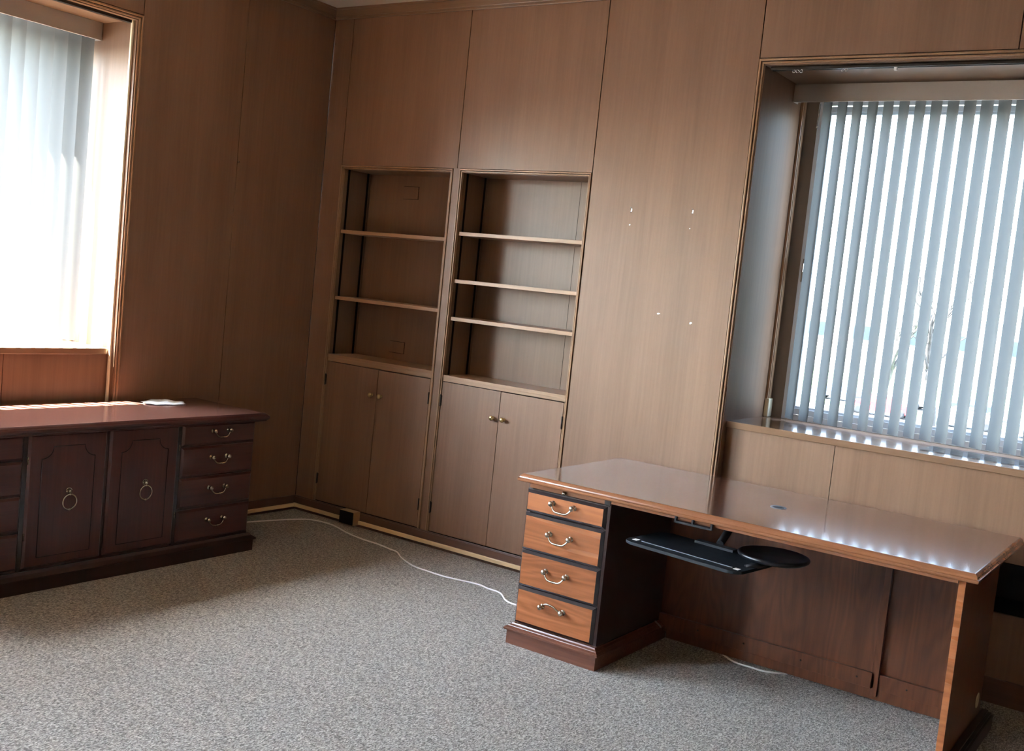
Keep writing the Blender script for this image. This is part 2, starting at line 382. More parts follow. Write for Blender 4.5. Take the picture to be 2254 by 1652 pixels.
while x < RX: w.box(x+.002, min(x+.9, RX)-.002, RY-.03, RY, 0, H); x += .9
w.mat(1).box(0, RX, RY-.2, RY-.02, 0, H); struct(w.build('wall_front', [M['panel'], M['groove']]))

# crown moulding: fascia with a bead and a shadow line
def crown(name, horizontal):
    w = MB()
    L0, L1 = (0, RX) if horizontal else (RY, 0)
    def b(d0, d1, z0, z1, bev=0):
        if horizontal: w.box(L0, L1, -d1, -d0, z0, z1, bev)
        else: w.box(d0, d1, L0, L1, z0, z1, bev)
    b(0, .014, 3.052, 3.062, .002); b(0, .010, 3.062, 3.068); b(0, .018, 3.068, 3.112, .003); b(0, .026, 3.108, 3.12, .002)
    return struct(w.build(name, M['panel_h'] if horizontal else M['panel_hy']))
crown('trim_1', True); crown('trim_2', False)

# niche trims: mitred double bead round each window niche
def niche_trim(name, horizontal):
    w = MB()
    a0, a1 = (NX0, NX1) if horizontal else (NY1, NY0)
    def b(u0, u1, d0, d1, z0, z1, bev=0):
        if horizontal: w.box(u0, u1, -d1, -d0, z0, z1, bev)
        else: w.box(d0, d1, u0, u1, z0, z1, bev)
    for s, e in ((a0, 1), (a1, -1)):
        b(s+e*.003, s+e*.014, -.006, .011, .0, NH-.003, .0035)
        b(s+e*.017, s+e*.026, -.012, .004, .0, NH-.017, .002)
    b(a0+.003, a1-.003, -.006, .0112, NH-.014, NH-.003, .0035)
    b(a0+.017, a1-.017, -.012, .0042, NH-.026, NH-.017, .002)
    return struct(w.build(name, M['trim']))
niche_trim('trim_3', True); niche_trim('trim_4', False)

# baseboards
w = MB()
w.box(0.012, 2.79, -.012, 0, 0, .080, .001); w.box(0.012, 2.79, -.010, 0, .080, .088, .002)
w.box(NX0+T+.006, NX1-T-.006, .046, .060, 0, .108, .002); w.box(NX1, RX, -.012, 0, 0, .088, .001)
struct(w.build('baseboard_back', M['base_h']))
w = MB(); w.box(0, .012, NY0, -.0, 0, .088, .0015); w.box(0, .012, RY, NY1, 0, .088, .0015); w.box(-.060, -.048, NY1+T+.006, NY0-T-.006, 0, .088, .0015)
struct(w.build('baseboard_left', M['base_hy']))

# ------------------------------------------------------------------ windows
def window(name, horizontal):
    """depth d measured from the wall face outwards, u along the wall"""
    sgn = 1 if horizontal else -1
    a0, a1 = (NX0+T+.006, NX1-T-.006) if horizontal else (NY1+T+.006, NY0-T-.006)
    def bx(w, u0, u1, d0, d1, z0, z1, bev=0):
        if horizontal: w.box(u0, u1, d0, d1, z0, z1, bev)
        else: w.box(-d1, -d0, u0, u1, z0, z1, bev)
    root = bpy.data.objects.new(name, None); COL.objects.link(root); root['kind'] = 'structure'
    root.location = (a0, ND, 1.0) if horizontal else (-ND, a0, 1.0)
    sz = 1.006 if horizontal else 1.010
    w = MB(); bx(w, a0, a1, .044, ND-.02, sz-.032, sz, .003)
    w.build('window_sill', M['sill'] if horizontal else M['silly'], root)
    w = MB()   # taupe jamb liners either side and across the head
    bx(w, a0, a0+.078, .58, .62, sz, 2.69); bx(w, a1-.078, a1, .58, .62, sz, 2.69); bx(w, a0+.078, a1-.078, .58, .62, 2.645, 2.69)
    w.build('jamb_liner', M['taupe'], root)
    w = MB()   # white frame: outer ring, inner sash ring with small bead
    g0, g1 = a0+.078, a1-.078
    for (i, d0, d1) in ((0, .575, .64), (.026, .585, .63), (.048, .595, .62)):
        t_ = .026 if i < .04 else .014
        zb, zt = sz+i*1.2, 2.645-i*1.15
        bx(w, g0+i, g0+i+t_, d0, d1, zb, zt, .0015); bx(w, g1-i-t_, g1-i, d0, d1, zb, zt, .0015)
        bx(w, g0+i+t_, g1-i-t_, d0, d1, zb, zb+t_*1.15, .0015); bx(w, g0+i+t_, g1-i-t_, d0, d1, zt-t_, zt, .0015)
    w.build('window_frame', M['alu'], root)
    w = MB(); bx(w, g0+.055, g1-.055, .604, .609, sz+.05, 2.645-.06); w.build('pane', M['glass_dimming'] if horizontal else M['glass_grey'], root)
    w = MB()
    for z_ in (1.78,):
        bx(w, g0+.018, g0+.034, .558, .575, z_-.06, z_+.06, .003); bx(w, g0+.022, g0+.030, .545, .558, z_-.01, z_+.035, .002)
    w.build('latch', M['steel'], root)
    # slim side channel with a cream end cap, on the near cheek
    ua, ub = ((a0, a0+.014) if horizontal else (a1-.014, a1))
    dd = (.52, .57) if horizontal else (.385, .410)
    w = MB(); bx(w, ua, ub, dd[0], dd[1], sz+.09, 2.69, .002); bx(w, ua, ub + (.004 if horizontal else 0), dd[0]+.008, dd[1]-.010, sz+.09, 2.69, .002)
    w.build('side_channel', M['trim'] if horizontal else M['valance'], root)
    w = MB()
    if horizontal: bx(w, ua, ub+.012, dd[0]-.004, dd[1]+.002, sz, sz+.098, .006)
    else: bx(w, ua-.006, ub, dd[0]-.004, dd[1]+.002, sz, sz+.12, .006)
    w.build('end_cap', M['cream2'], root)
    return root
window('window_1', False); window('window_2', True)
root = bpy.data.objects.new('added_light_window', None); COL.objects.link(root); root['kind'] = 'structure'; root.location = (-.60, W3[1], 1.0)  # out-of-view window, put in for extra daylight
w = MB(); w.box(-.62, .01, W3[1], W3[0], 1.0, 1.03, .002); w.build('window_sill', M['silly'], root)
w = MB()
for ya in (W3[1], W3[0]-.05, (W3[0]+W3[1])/2-.025): w.box(-.62, -.57, ya, ya+.05, 1.03, 2.70, .002)
w.box(-.62, -.57, W3[1]+.05, W3[0]-.05, 1.03, 1.08, .002); w.box(-.62, -.57, W3[1]+.05, W3[0]-.05, 2.65, 2.70, .002); w.build('window_frame', M['alu'], root)
for ya in (W3[1]+.05, (W3[0]+W3[1])/2+.025): w = MB(); w.box(-.600, -.595, ya, ya+.725, 1.08, 2.65); w.build('pane', M['glass'], root)

# ------------------------------------------------------------------ vertical blinds
def vane_mesh(length, width=.089, sag=.010, name='vane'):
    me = bpy.data.meshes.new(name); n = 8; vs = []; fs = []; rows = 2
    for j in range(rows+1):
        for i in range(n+1):
            t_ = i/n*2-1; vs.append((t_*width/2, sag*(1-t_*t_) - sag*.5, -length*j/rows))
    for j in range(rows):
        for i in range(n): a = j*(n+1)+i; fs.append((a, a+1, a+n+2, a+n+1))
    me.from_pydata(vs, [], fs)
    for p in me.polygons: p.use_smooth = True
    me.materials.append(M['vane']); return me
def blind(name, label, horizontal):
    if horizontal: v0, v1, d, zt, z_open, ang, pitch, first, dv, z0 = NX0+T+.008, NX1-T-.010, (.352, .445), 2.692, 2.605, -math.radians(42), .0742, 2.990, .445, 1.022
    else: v0, v1, d, zt, z_open, ang, pitch, first, dv, z0 = NY1+T+.010, NY0-T-.010, (.29, .385), 2.697, 2.607, 0, .0755, -1.446, .352, 1.020
    loc = ((v0+v1)/2, (d[0]+d[1])/2, zt) if horizontal else (-(d[0]+d[1])/2, (v0+v1)/2, zt)
    root = thing(name, label, 'blind', loc)
    w = MB()
    def bx(u0, u1, d0, d1, a, b, bev=0):
        if horizontal: w.box(u0, u1, d0, d1, a, b, bev)
        else: w.box(-d1, -d0, u0, u1, a, b, bev)
    dd = (.400, .412) if horizontal else (.290, .302)
    bx(v0, v1, dd[0], dd[1], z_open, zt, .0015); bx(v0, v0+.004, dd[1], dd[1]+.05, z_open, zt); bx(v1-.004, v1, dd[1], dd[1]+.05, z_open, zt)
    bx(v0, v1, dd[0]-.002, dd[0], z_open, z_open+.006)
    w.build('valance', M['valance'], root)
    w = MB(); bx(v0+.03, v1-.02, dv-.016, dv+.016, zt-.035, zt-.002, .002); w.build('head_rail', M['white'], root)
    me = vane_mesh((zt-.05)-z0)
    n = int((v1-v0-.10)/pitch) if horizontal else int((v1-v0-.03)/pitch)
    for i in range(n):
        o = bpy.data.objects.new('vane', me); COL.objects.link(o); o.parent = root
        if horizontal: pos = Vector((first+i*pitch, dv, zt-.05)); rz = ang + random.uniform(-.03, .03)
        else: pos = Vector((-dv, first-i*pitch, zt-.05)); rz = math.atan2(.45, .89) + math.radians(12) + random.uniform(-.02, .02)
        o.location = pos - Vector(loc); o.rotation_euler = (random.uniform(-.002, .002), random.uniform(-.003, .003), rz)
    w = MB()
    if horizontal:
        w.tube([(2.952, .430, 2.60), (2.951, .428, 2.55), (2.949, .428, 2.49)], .004); w.ball((2.949, .428, 2.485), .006, 8); w.build('wand', M['steel'], root)
    return root
blind('vertical_blind', 'white vertical blind with vanes nearly closed, glowing in the left window above the dark credenza', False)
blind('vertical_blind', 'white vertical blind with open vanes, in the right window behind the desk', True)

# curtain tracks fixed under the niche soffits
t = thing('curtain_track', 'dark curtain track with loose silver gliders under the head of the right window niche', 'curtain track', (3.9, .05, 2.698))
w = MB(); w.box(2.835, 5.0, .034, .040, 2.682, 2.698); w.box(2.835, 5.0, .058, .064, 2.682, 2.698); w.box(2.835, 5.0, .034, .064, 2.694, 2.698); w.build('track', M['dark_metal'], t)
w = MB(); w.tube([(2.86, .049, 2.686), (3.41, .049, 2.686)], .003); w.build('rod', M['steel'], t)
for x_ in (2.945, 2.962, 2.980, 3.176, 3.192):
    w = MB(); w.tube([(x_+.007*math.cos(a*PI/6), .045, 2.676+.007*math.sin(a*PI/6)) for a in range(13)], .0015, 6); w.box(x_-.002, x_+.002, .044, .050, 2.682, 2.690); w.build('glider', M['steel'], t)
w = MB(); w.box(3.404, 3.418, .040, .052, 2.668, 2.692, .002); w.tube([(3.41, .046, 2.690), (3.425, .046, 2.697)], .003, 6); w.build('end_stop', M['white'], t)
t = thing('curtain_track', 'dark bare curtain track under the head of the left window niche', 'curtain track', (-.05, -2.4, 2.698))
w = MB(); w.box(-.064, -.034, NY1+.05, NY0-.037, 2.684, 2.698, .001); w.build('track', M['dark_metal'], t)

# white raceway running down the cheek of the left niche
w = MB(); w.box(-.043, -.027, NY0-T-.018, NY0-T-.006, 0, 2.70, .003)
tag(recentre(w.build('wire_raceway', M['cream2']), (-.035, NY0-T-.012, 0)), 'slim white vertical wire raceway down the right cheek of the left window niche', 'raceway')

# ------------------------------------------------------------------ built-in bookcases
def bookcase(x0, x1, shelves, ledge, label, door_z, dark_left):
    t = thing('built_in_bookcase', label, 'bookcase', ((x0+x1)/2, .1, .0), 'built-in bookcases in the panelled wall')
    fr = .019
    w = MB()   # bead frame round the opening
    for s, e in ((x0, 1), (x1, -1)):
        w.box(s+e*.001, s+e*.010, -.007, .012, .088, BT, .003); w.box(s+e*.012, s+e*fr, -.003, .012, .088, BT-.012, .002)
    w.box(x0+.001, x1-.001, -.0072, .012, BT-.009, BT, .003); w.box(x0+.012, x1-.012, -.0032, .012, BT-fr, BT-.012, .002)
    w.build('face_frame', M['trim'], t)
    i0, i1 = x0+fr+.002, x1-fr-.002
    w = MB()   # case: sides, back, top, floor
    w.box(i0-.019, i0, .012, BD+.018, .09, BT-.002); w.box(i1, i1+.019, .012, BD+.018, .09, BT-.002)
    w.box(i0-.019, i1+.019, BD, BD+.018, .09, BT-.002); w.box(i0, i1, .012, BD, BT-fr-.002, BT-.002); w.box(i0, i1, .03, BD, .09, .10)
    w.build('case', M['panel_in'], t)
    for xx, e in ((i0, 1), (i1, -1)):
        for yy in (.040, .212):
            w = MB(); w.box(xx, xx+e*.0025, yy, yy+.016, ledge, BT-fr-.002); w.build('shelf_standard', M['groove'], t)
    for z_ in shelves:
        w = MB(); w.box(i0+.004, i1-.004, .014, BD-.004, z_-.021, z_, .0012); w.build('shelf', M['shelf_edge'], t)
    w = MB(); w.box(i0, i1, .001, BD, ledge-.020, ledge, .0012); w.box(i0, i1, .004, .020, door_z+.004, ledge-.020); w.build('ledge', M['shelf_edge'], t)
    mid = (x0+x1)/2 + .012*(1 if x0 < .5 else 0)
    for k, (a, b) in enumerate(((i0+.003, mid-.001), (mid+.001, i1-.003))):
        w = MB(); w.box(a, b, .0 if k == 0 else .0015, .019, .092, door_z-(0 if k == 0 else .002), .001)
        d = w.build('door', M['panel'], t)
        kx = mid + (-.036 if k == 0 else .036)
        w = MB(); w.lathe((kx, .001, .811), (0, -1, 0), [(.010, 0), (.0085, .002), (.0045, .005), (.0045, .010), (.009, .013), (.0135, .017), (.0145, .021), (.0125, .026), (.007, .029), (.001, .030)], 18)
        w.build('knob', M['brass'], d)
        for hz in (.855, .230):
            hx = a-.003 if k == 0 else b+.003
            w = MB(); w.tube([(hx, -.004, hz-.034), (hx, -.004, hz+.034)], .0042, 8); w.box(hx-.007, hx+.007, -.002, .002, hz-.030, hz+.030)
            w.build('hinge', M['dark_metal'], d)
    if x0 < .5:
        for (pa, pb, za, zb) in ((.460, .575, 2.012, 2.086), (.460, .575, 1.062, 1.130)):
            w = MB(); w.box(pa, pb, BD-.005, BD, za, zb, .0015); w.mat(1).box(pa-.0025, pb+.0025, BD-.001, BD, za-.0025, zb+.0025); w.build('cover_plate', [M['panel_in'], M['groove']], t)
    else:
        w = MB(); w.box(1.728, 1.7295, BD-.0008, BD, ledge, BT-.022); w.build('back_joint', M['groove'], t)
    return t
bookcase(B1[0], B1[1], (1.784, 1.375), 1.015, 'left built-in bookcase by the corner, two shelves above double doors, blank cover plates inside', .967, False)
bookcase(B2[0], B2[1], (1.822, 1.553, 1.338), 1.002, 'right built-in bookcase, three shelves above double doors, beside the wide bare panel', .963, True)

# picture hooks and nail
def hook(x, z, label):
    t = thing('picture_hook', label, 'hook', (x, 0, z), 'picture hooks on the bare wall panel')
    w = MB(); w.box(x-.003, x+.003, -.001, 0, z-.008, z+.010, .0003); w.tube([(x, -.001, z-.008), (x, -.008, z-.012), (x, -.011, z-.006)], .0022, 6); w.build('plate', M['steel'], t)
    w = MB(); w.tube([(x, 0, z+.008), (x+.001, -.012, z+.012)], .0018, 6); w.ball((x+.001, -.013, z+.0122), .003, 8); w.build('nail', M['steel'], t)
hook(2.195, 1.992, 'small steel picture hook on the bare panel, nearer the bookcases')
hook(2.535, 2.000, 'small steel picture hook on the bare panel, nearer the right window')
w = MB(); w.tube([(0, -.681, 2.087), (.012, -.681, 2.089)], .002, 6); w.ball((.013, -.681, 2.089), .0045, 8, (.5, 1, 1.4))
tag(recentre(w.build('wall_nail', M['steel']), (0, -.681, 2.087)), 'single pale nail in the joint of the dark left wall panels', 'nail')
# small plaster chips left on the panels
for i, (x, z, a, b, lb) in enumerate(((2.193, 1.918, .004, .004, 'tiny white filled nail hole under the left picture hook'), (2.528, 1.917, .0025, .003, 'tiny white filled nail hole under the right picture hook'), (2.410, 1.486, .009, .004, 'small white chip low on the middle of the bare panel'), (2.591, 1.457, .008, .006, 'faint white scuff low on the bare panel near the right window'))):
    w = MB(); pts = [(x+a*math.cos(k*PI/4)*(1+.3*math.sin(k*2.1+i)), z+b*math.sin(k*PI/4+.3)) for k in range(8)]
    lo = [w.bm.verts.new((p[0], -.0006, p[1])) for p in pts]; hi = [w.bm.verts.new((p[0], .0004, p[1])) for p in pts]
    for k in range(8): w.bm.faces.new((lo[k], lo[(k+1)%8], hi[(k+1)%8], hi[k]))
    w.bm.faces.new(lo); w.bm.faces.new(hi[::-1])
    tag(recentre(w.build('wall_chip', M['white']), (x, 0, z)), lb, 'wall mark')

# ------------------------------------------------------------------ raceway, outlet box, cables
w = MB()
w.box(.030, .4535, -.028, -.012, .018, .040, .003); w.box(.5715, 2.76, -.028, -.012, .018, .040, .003)
w.box(.012, .028, -1.30, -.030, .018, .040, .003); w.box(.012, .030, -.030, -.012, .017, .041, .002)
tag(recentre(w.build('cable_raceway', M['cream']), (.02, -.02, .03)), 'cream plastic cable raceway running along the baseboards through the corner', 'raceway')
t = thing('outlet_box', 'tan surface outlet box with open black front on the baseboard raceway', 'outlet box', (.512, -.04, .013))
w = MB(); w.box(.455, .57, -.068, -.012, .090, .095, .001); w.box(.455, .57, -.068, -.012, .013, .018, .001); w.box(.455, .459, -.068, -.012, .018, .090, .001); w.box(.566, .570, -.068, -.012, .018, .090, .001)
w.box(.459, .566, -.030, -.012, .018, .090); w.build('housing', M['tan'], t)
w = MB(); w.box(.456, .565, -.070, -.060, .015, .0925, .001); w.build('front_plate', M['black'], t)

def smooth_path(pts, n=8):
    pts = [Vector(p) for p in pts]; P = [pts[0]*2-pts[1]] + pts + [pts[-1]*2-pts[-2]]; out = []
    for i in range(1, len(P)-2):
        for k in range(n):
            t_ = k/n; a, b, c_, d = P[i-1], P[i], P[i+1], P[i+2]
            out.append(.5*((2*b)+(c_-a)*t_+(2*a-5*b+4*c_-d)*t_*t_+(3*b-a-3*c_+d)*t_**3))
    out.append(pts[-1]); return out
cz = .0042
path = [(.10, -.80, cz), (.12, -.60, cz), (.16, -.44, cz), (.205, -.30, cz), (.269, -.165, cz), (.36, -.125, cz), (.477, -.13, cz), (.64, -.19, cz), (.794, -.222, cz), (.922, -.229, cz), (1.02, -.25, cz), (1.096, -.268, cz),
        (1.189, -.339, cz), (1.328, -.408, cz), (1.449, -.422, cz), (1.558, -.426, cz), (1.68, -.405, cz), (1.76, -.392, cz), (1.83, -.41, cz), (1.914, -.42, cz), (2.00, -.495, cz), (2.06, -.518, cz), (2.12, -.50, cz), (2.20, -.40, cz), (2.28, -.28, cz)]
w = MB(); w.tube(smooth_path(path), .0042, 8)
tag(recentre(w.build('power_cable', M['white_cable']), (1.2, -.35, 0)), 'long white cable winding over the carpet from the credenza to the desk pedestal', 'cable')
w = MB(); w.tube(smooth_path([(3.10, -.35, cz), (3.175, -.40, cz), (3.25, -.405, cz), (3.322, -.40, cz), (3.40, -.35, cz)]), .0042, 8)
tag(recentre(w.build('cable_loop', M['white_cable']), (3.25, -.40, 0)), 'short loop of white cable on the carpet below the desk modesty panel', 'cable')

# ------------------------------------------------------------------ hardware builders (shared meshes)
def bail_handle(cx, y, z, span=.105, up=False, drop=.030):
    """handle on a face looking to -y; builds in room coordinates"""
    w = MB(); h = span/2
    for s in (-1, 1):
        w.lathe((cx+s*h, y, z), (0, -1, 0), [(.0125, 0), (.0120, .0015), (.0055, .004), (.005, .012), (.009, .014), (.0118, .018), (.0122, .022), (.0095, .027), (.004, .0295), (.0005, .030)], 16)
    k = 1 if up else -1
    if up:
        P = [(-h+.004, -.012, .004), (-h+.014, -.016, .014), (-h+.028, -.018, .020), (-.012, -.020, .022), (.012, -.020, .019), (h-.028, -.018, .012), (h-.014, -.016, .004), (h-.004, -.014, -.004)]
    else:
        P = [(-h+.003, -.016, -.004), (-h+.008, -.019, -.014), (-h+.017, -.021, -.024), (-h+.029, -.022, -drop), (0, -.023, -drop-.001), (h-.029, -.022, -drop), (h-.017, -.021, -.024), (h-.008, -.019, -.014), (h-.003, -.016, -.004)]
    pts = smooth_path([(cx+a, y+b, z+c_) for a, b, c_ in P], 5)
    rs = []
    for p in pts:
        d = abs(p.x-cx); rr = .0034 + .0012*math.exp(-((d-.020)/.010)**2)
        rs.append(rr)
    w.tube(pts, rs, 10)
    mid = min(pts, key=lambda p: abs(p.x-cx))
    for dx, rr in ((-.0125, .0052), (-.0065, .0048), (0, .0066), (.0065, .0048), (.0125, .0052)):
        q = min(pts, key=lambda p: abs(p.x-cx-dx)); w.lathe(Vector((cx+dx-.0018, q.y, q.z)), (1, 0, 0), [(rr*.6, 0), (rr, .001), (rr, .0026), (rr*.6, .0036)], 10)
    return w
def rot_to_x(w):
    """turn a builder made facing -y into one facing +x (y becomes x)"""
    bmesh.ops.rotate(w.bm, verts=w.bm.verts, cent=(0, 0, 0), matrix=Matrix.Rotation(PI/2, 3, 'Z')); return w

# ------------------------------------------------------------------ desk
DX0, DX1, DY0, DY1 = 2.343, 4.216, -1.022, -.113
desk = thing('desk', 'long cherry and mahogany pedestal desk under the right window, black keyboard tray below its top', 'desk', (3.28, -.57, 0))
w = MB()
w.mat(1).rings(DX0, DX1, DY0, DY1, [(.014, .721), (.004, .7225), (.001, .725), (.0, .729), (.0, .7345), (.004, .736), (.006, .739), (.007, .743), (.011, .750), (.016, .7542), (.019, .755)], cap_mat=0)
w.build('desktop', [M['desk_top'], M['desk_edge']], desk)
w = MB(); w.box(2.79, 4.146, -.985, -.965, .704, .7215, .001); w.build('apron', M['desk_edge'], desk)
g = MB(); g.lathe((3.345, -.568, .7545), (0, 0, 1), [(.033, 0), (.033, .002), (.030, .0028), (.026, .0022), (.024, .0005)], 28)
gr = g.build('grommet', M['grommet'], desk)
g = MB(); g.lathe((3.350, -.572, .7548), (0, 0, 1), [(.021, 0), (.021, .0008)], 24); g.build('cable_hole', M['shade_black'], gr)
# pedestal
PX0, PX1, PF, PB = 2.371, 2.781, -.965, -.345
w = MB(); w.box(PX0, PX0+.018, PF, PB, .086, .722, .001); w.box(PX1-.018, PX1, PF, PB, .086, .722, .001); w.box(PX0, PX1, PB-.018, PB, .086, .722); w.box(PX0+.018, PX1-.018, PF+.012, PB-.018, .086, .722)
w.build('pedestal', M['dark_wood'], desk)
w = MB(); w.rings(PX0-.030, PX1+.034, PF-.045, PB+.02, [(.012, 0), (.012, .058), (.001, .062), (.0, .068), (.003, .071), (.003, .074), (.014, .079), (.015, .082), (.026, .086), (.028, .092)])
w.build('plinth', M['base_wood'], desk)
def drawer_y(x0, x1, z0, z1, depth_back, depth_front, bev, up=False, parent=desk):
    w = MB()
    w.mat(1); side, cap = w.frustum((x0, x1, z0, z1, depth_back), (x0, x1, z0, z1, depth_back-.003), 'y')
    side, cap = w.frustum((x0, x1, z0, z1, depth_back-.003), (x0+bev, x1-bev, z0+bev, z1-bev, depth_front), 'y'); cap.material_index = 0
    d = w.build('drawer', [M['cherry'], M['edge_black']], parent)
    bail_handle((x0+x1)/2-.006, depth_front, (z0+z1)/2 + .012 if not up else (z0+z1)/2+.022, up=up).build('handle', M['pewter'], d)
    return d
for z0, z1, upf in ((.590, .686, False), (.422, .585, False), (.261, .420, False), (.095, .257, True)):
    drawer_y(PX0-.001, PX1-.014, z0, z1, PF, PF-.016, .0115, upf)
w = MB(); w.box(PX0+.006, PX1-.030, PF-.004, PF+.02, .694, .715, .001); s_ = w.build('pull_out_slide', M['desk_edge'], desk)
w = MB(); w.lathe((2.558, PF-.004, .703), (0, -1, 0), [(.006, 0), (.003, .003), (.003, .008), (.007, .010), (.0085, .014), (.006, .018), (.001, .020)], 14); w.build('knob', M['pewter'], s_)
w = MB(); w.box(PX1-.030, PX1-.002, PF-.006, PF+.02, .692, .7215, .001); w.box(PX0, PX1-.006, PF-.004, PF+.01, .686, .691); w.build('slide_stop', M['edge_black'], desk)
# right leg panel
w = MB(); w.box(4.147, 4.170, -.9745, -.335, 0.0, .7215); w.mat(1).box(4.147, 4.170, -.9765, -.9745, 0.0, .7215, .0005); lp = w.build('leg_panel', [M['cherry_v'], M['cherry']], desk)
w = MB(); w.lathe((4.170, -.420, .146), (1, 0, 0), [(.030, 0), (.030, .002), (.027, .003), (.001, .003)], 24); w.build('hole_cap', M['cream2'], lp, label='round cream cable hole cap')
w = MB(); w.rings(4.1705, 4.212, -.905, -.270, [(0, 0), (0, .052), (.0, .058)]); 
w.box(4.1705, 4.206, -.900, -.275, .0585, .068, .002); w.box(4.1705, 4.196, -.895, -.285, .068, .078, .003)
w.build('leg_plinth', M['dark_wood'], desk)
# modesty panel
w = MB(); w.box(2.782, 3.772, -.370, -.350, .04, .7215); w.box(2.782, 3.772, -.385, -.370, .058, .124, .001); w.box(3.758, 3.786, -.385, -.345, .03, .7215, .001)
w.box(3.786, 4.146, -.360, -.345, .04, .7215); w.box(3.788, 4.146, -.378, -.360, .058, .122, .001); w.box(2.82, 4.146, -.372, -.345, .012, .058, .001)
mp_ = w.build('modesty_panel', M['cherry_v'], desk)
for sx in (2.98, 3.20, 3.46, 3.70, 3.90):
    w = MB(); w.lathe((sx, -.385 if sx < 3.77 else -.378, .092), (0, -1, 0), [(.004, 0), (.004, .001), (.001, .0015)], 10); w.build('screw', M['dark_metal'], mp_)
# keyboard tray hung below the top
kt_c = Vector((3.167, -.920)); ka = math.radians(-8)
def kt(u, v): return (kt_c.x + u*math.cos(ka) - v*math.sin(ka), kt_c.y + u*math.sin(ka) + v*math.cos(ka))
def rrect(hx, hy, r, n=6):
    o = []
    for cx_, cy_, a0 in ((hx-r, -hy+r, -PI/2), (hx-r, hy-r, 0), (-hx+r, hy-r, PI/2), (-hx+r, -hy+r, PI)):
        for i in range(n+1): a = a0 + i/n*PI/2; o.append(kt(cx_+r*math.cos(a), cy_+r*math.sin(a)))
    return o
KZ = .585
w = MB(); w.prism(rrect(.268, .152, .045), KZ-.012, KZ, .003); tray = w.build('keyboard_tray', M['black'], desk, label='black keyboard tray with a round mouse platform')
def on_tray(u0, u1, v0, v1, z0, z1): 
    w = MB(); w.prism([kt(u0, v0), kt(u1, v0), kt(u1, v1), kt(u0, v1)], z0, z1); return w
on_tray(-.205, .215, -.104, -.099, KZ, KZ+.0025).build('wrist_strip', M['grommet'], tray, label='thin grey strip')
on_tray(-.244, -.222, -.114, -.088, KZ, KZ+.001).build('sticker', M['white'], tray); on_tray(.226, .248, -.116, -.092, KZ, KZ+.001).build('sticker', M['white'], tray)
on_tray(-.09, .09, .11, .148, KZ, KZ+.010).build('mount_plate', M['shade_black'], tray)
w = MB(); w.box(3.10, 3.24, -.960, -.50, .702, .7215); w.build('glide_rail', M['shade_black'], tray)
w = MB(); w.tube([(3.165, -.52, .705), (3.175, -.62, .65), (3.190, -.765, KZ+.010)], .016, 10); w.build('arm', M['shade_black'], tray)
w = MB(); w.lathe((3.447, -.843, KZ+.022), (0, 0, 1), [(.06, -.006), (.125, -.004), (.137, .004), (.139, .010), (.136, .015), (.128, .0165), (.124, .0135), (.001, .013)], 48); w.build('mouse_platform', M['black2'], tray)
w = MB(); w.tube([(3.395, -.99, KZ-.004), (3.42, -.965, KZ+.004), (3.45, -.92, KZ+.016)], .013, 8); w.build('swivel', M['black2'], tray)
# clip under the desk edge, above the tray
w = MB(); w.box(3.085, 3.092, -1.0, -.985, .700, .7215); w.box(3.158, 3.165, -1.0, -.985, .700, .7215); w.box(3.238, 3.245, -1.0, -.985, .700, .7215); w.box(3.085, 3.245, -1.0, -.985, .693, .701); w.build('edge_clip', M['black2'], desk)

# ------------------------------------------------------------------ credenza
CY0, CY1 = -.862, -2.768; CYM = (CY0+CY1)/2
cred = thing('credenza', 'dark mahogany credenza with drawers and two ring pull doors below the left window', 'credenza', (.31, CYM, 0))
w = MB(); w.mat(1).rings(.020, .627, CY1, CY0, [(.020, .700), (.012, .702), (.010, .708), (.002, .714), (.0, .722), (.001, .729), (.006, .733), (.010, .738), (.018, .744), (.020, .7445)], cap_mat=0)
w.build('top', [M['cred_top'], M['cred_h']], cred)
bl, br = CY1+.062, CY0-.062
w = MB(); w.box(.04, .583, bl, br, .094, .700, .001); w.build('carcass', M['dark_wood'], cred)
w = MB(); w.rings(.03, .617, CY1+.018, CY0-.018, [(.012, 0), (.012, .058), (.001, .062), (0, .067), (.003, .070), (.012, .076), (.020, .082), (.026, .094)]); w.build('plinth', M['dark_wood'], cred)
def cred_drawer(y0, y1, z0, z1):
    w = MB(); w.mat(1); w.frustum((y0, y1, z0, z1, .583), (y0, y1, z0, z1, .590), 'x')
    side, cap = w.frustum((y0, y1, z0, z1, .590), (y0+.010, y1-.010, z0+.010, z1-.010, .600), 'x'); cap.material_index = 0
    d = w.build('drawer', [M['cred_h'], M['cred']], cred)
    yc = (y0+y1)/2; zc = (z0+z1)/2+.018
    # handle is built facing -y around x=yc', then turned to face +x
    h = bail_handle(0, 0, 0, span=.100); rot_to_x(h)
    bmesh.ops.translate(h.bm, verts=h.bm.verts, vec=(.600, yc, zc)); h.build('handle', M['pewter'], d)
    return d
for (a, b) in ((-1.397, -.932), (2*CYM+.932, 2*CYM+1.397)):
    for z0, z1 in ((.595, .702), (.438, .588), (.280, .431), (.108, .268)):
        cred_drawer(a, b, z0, z1)
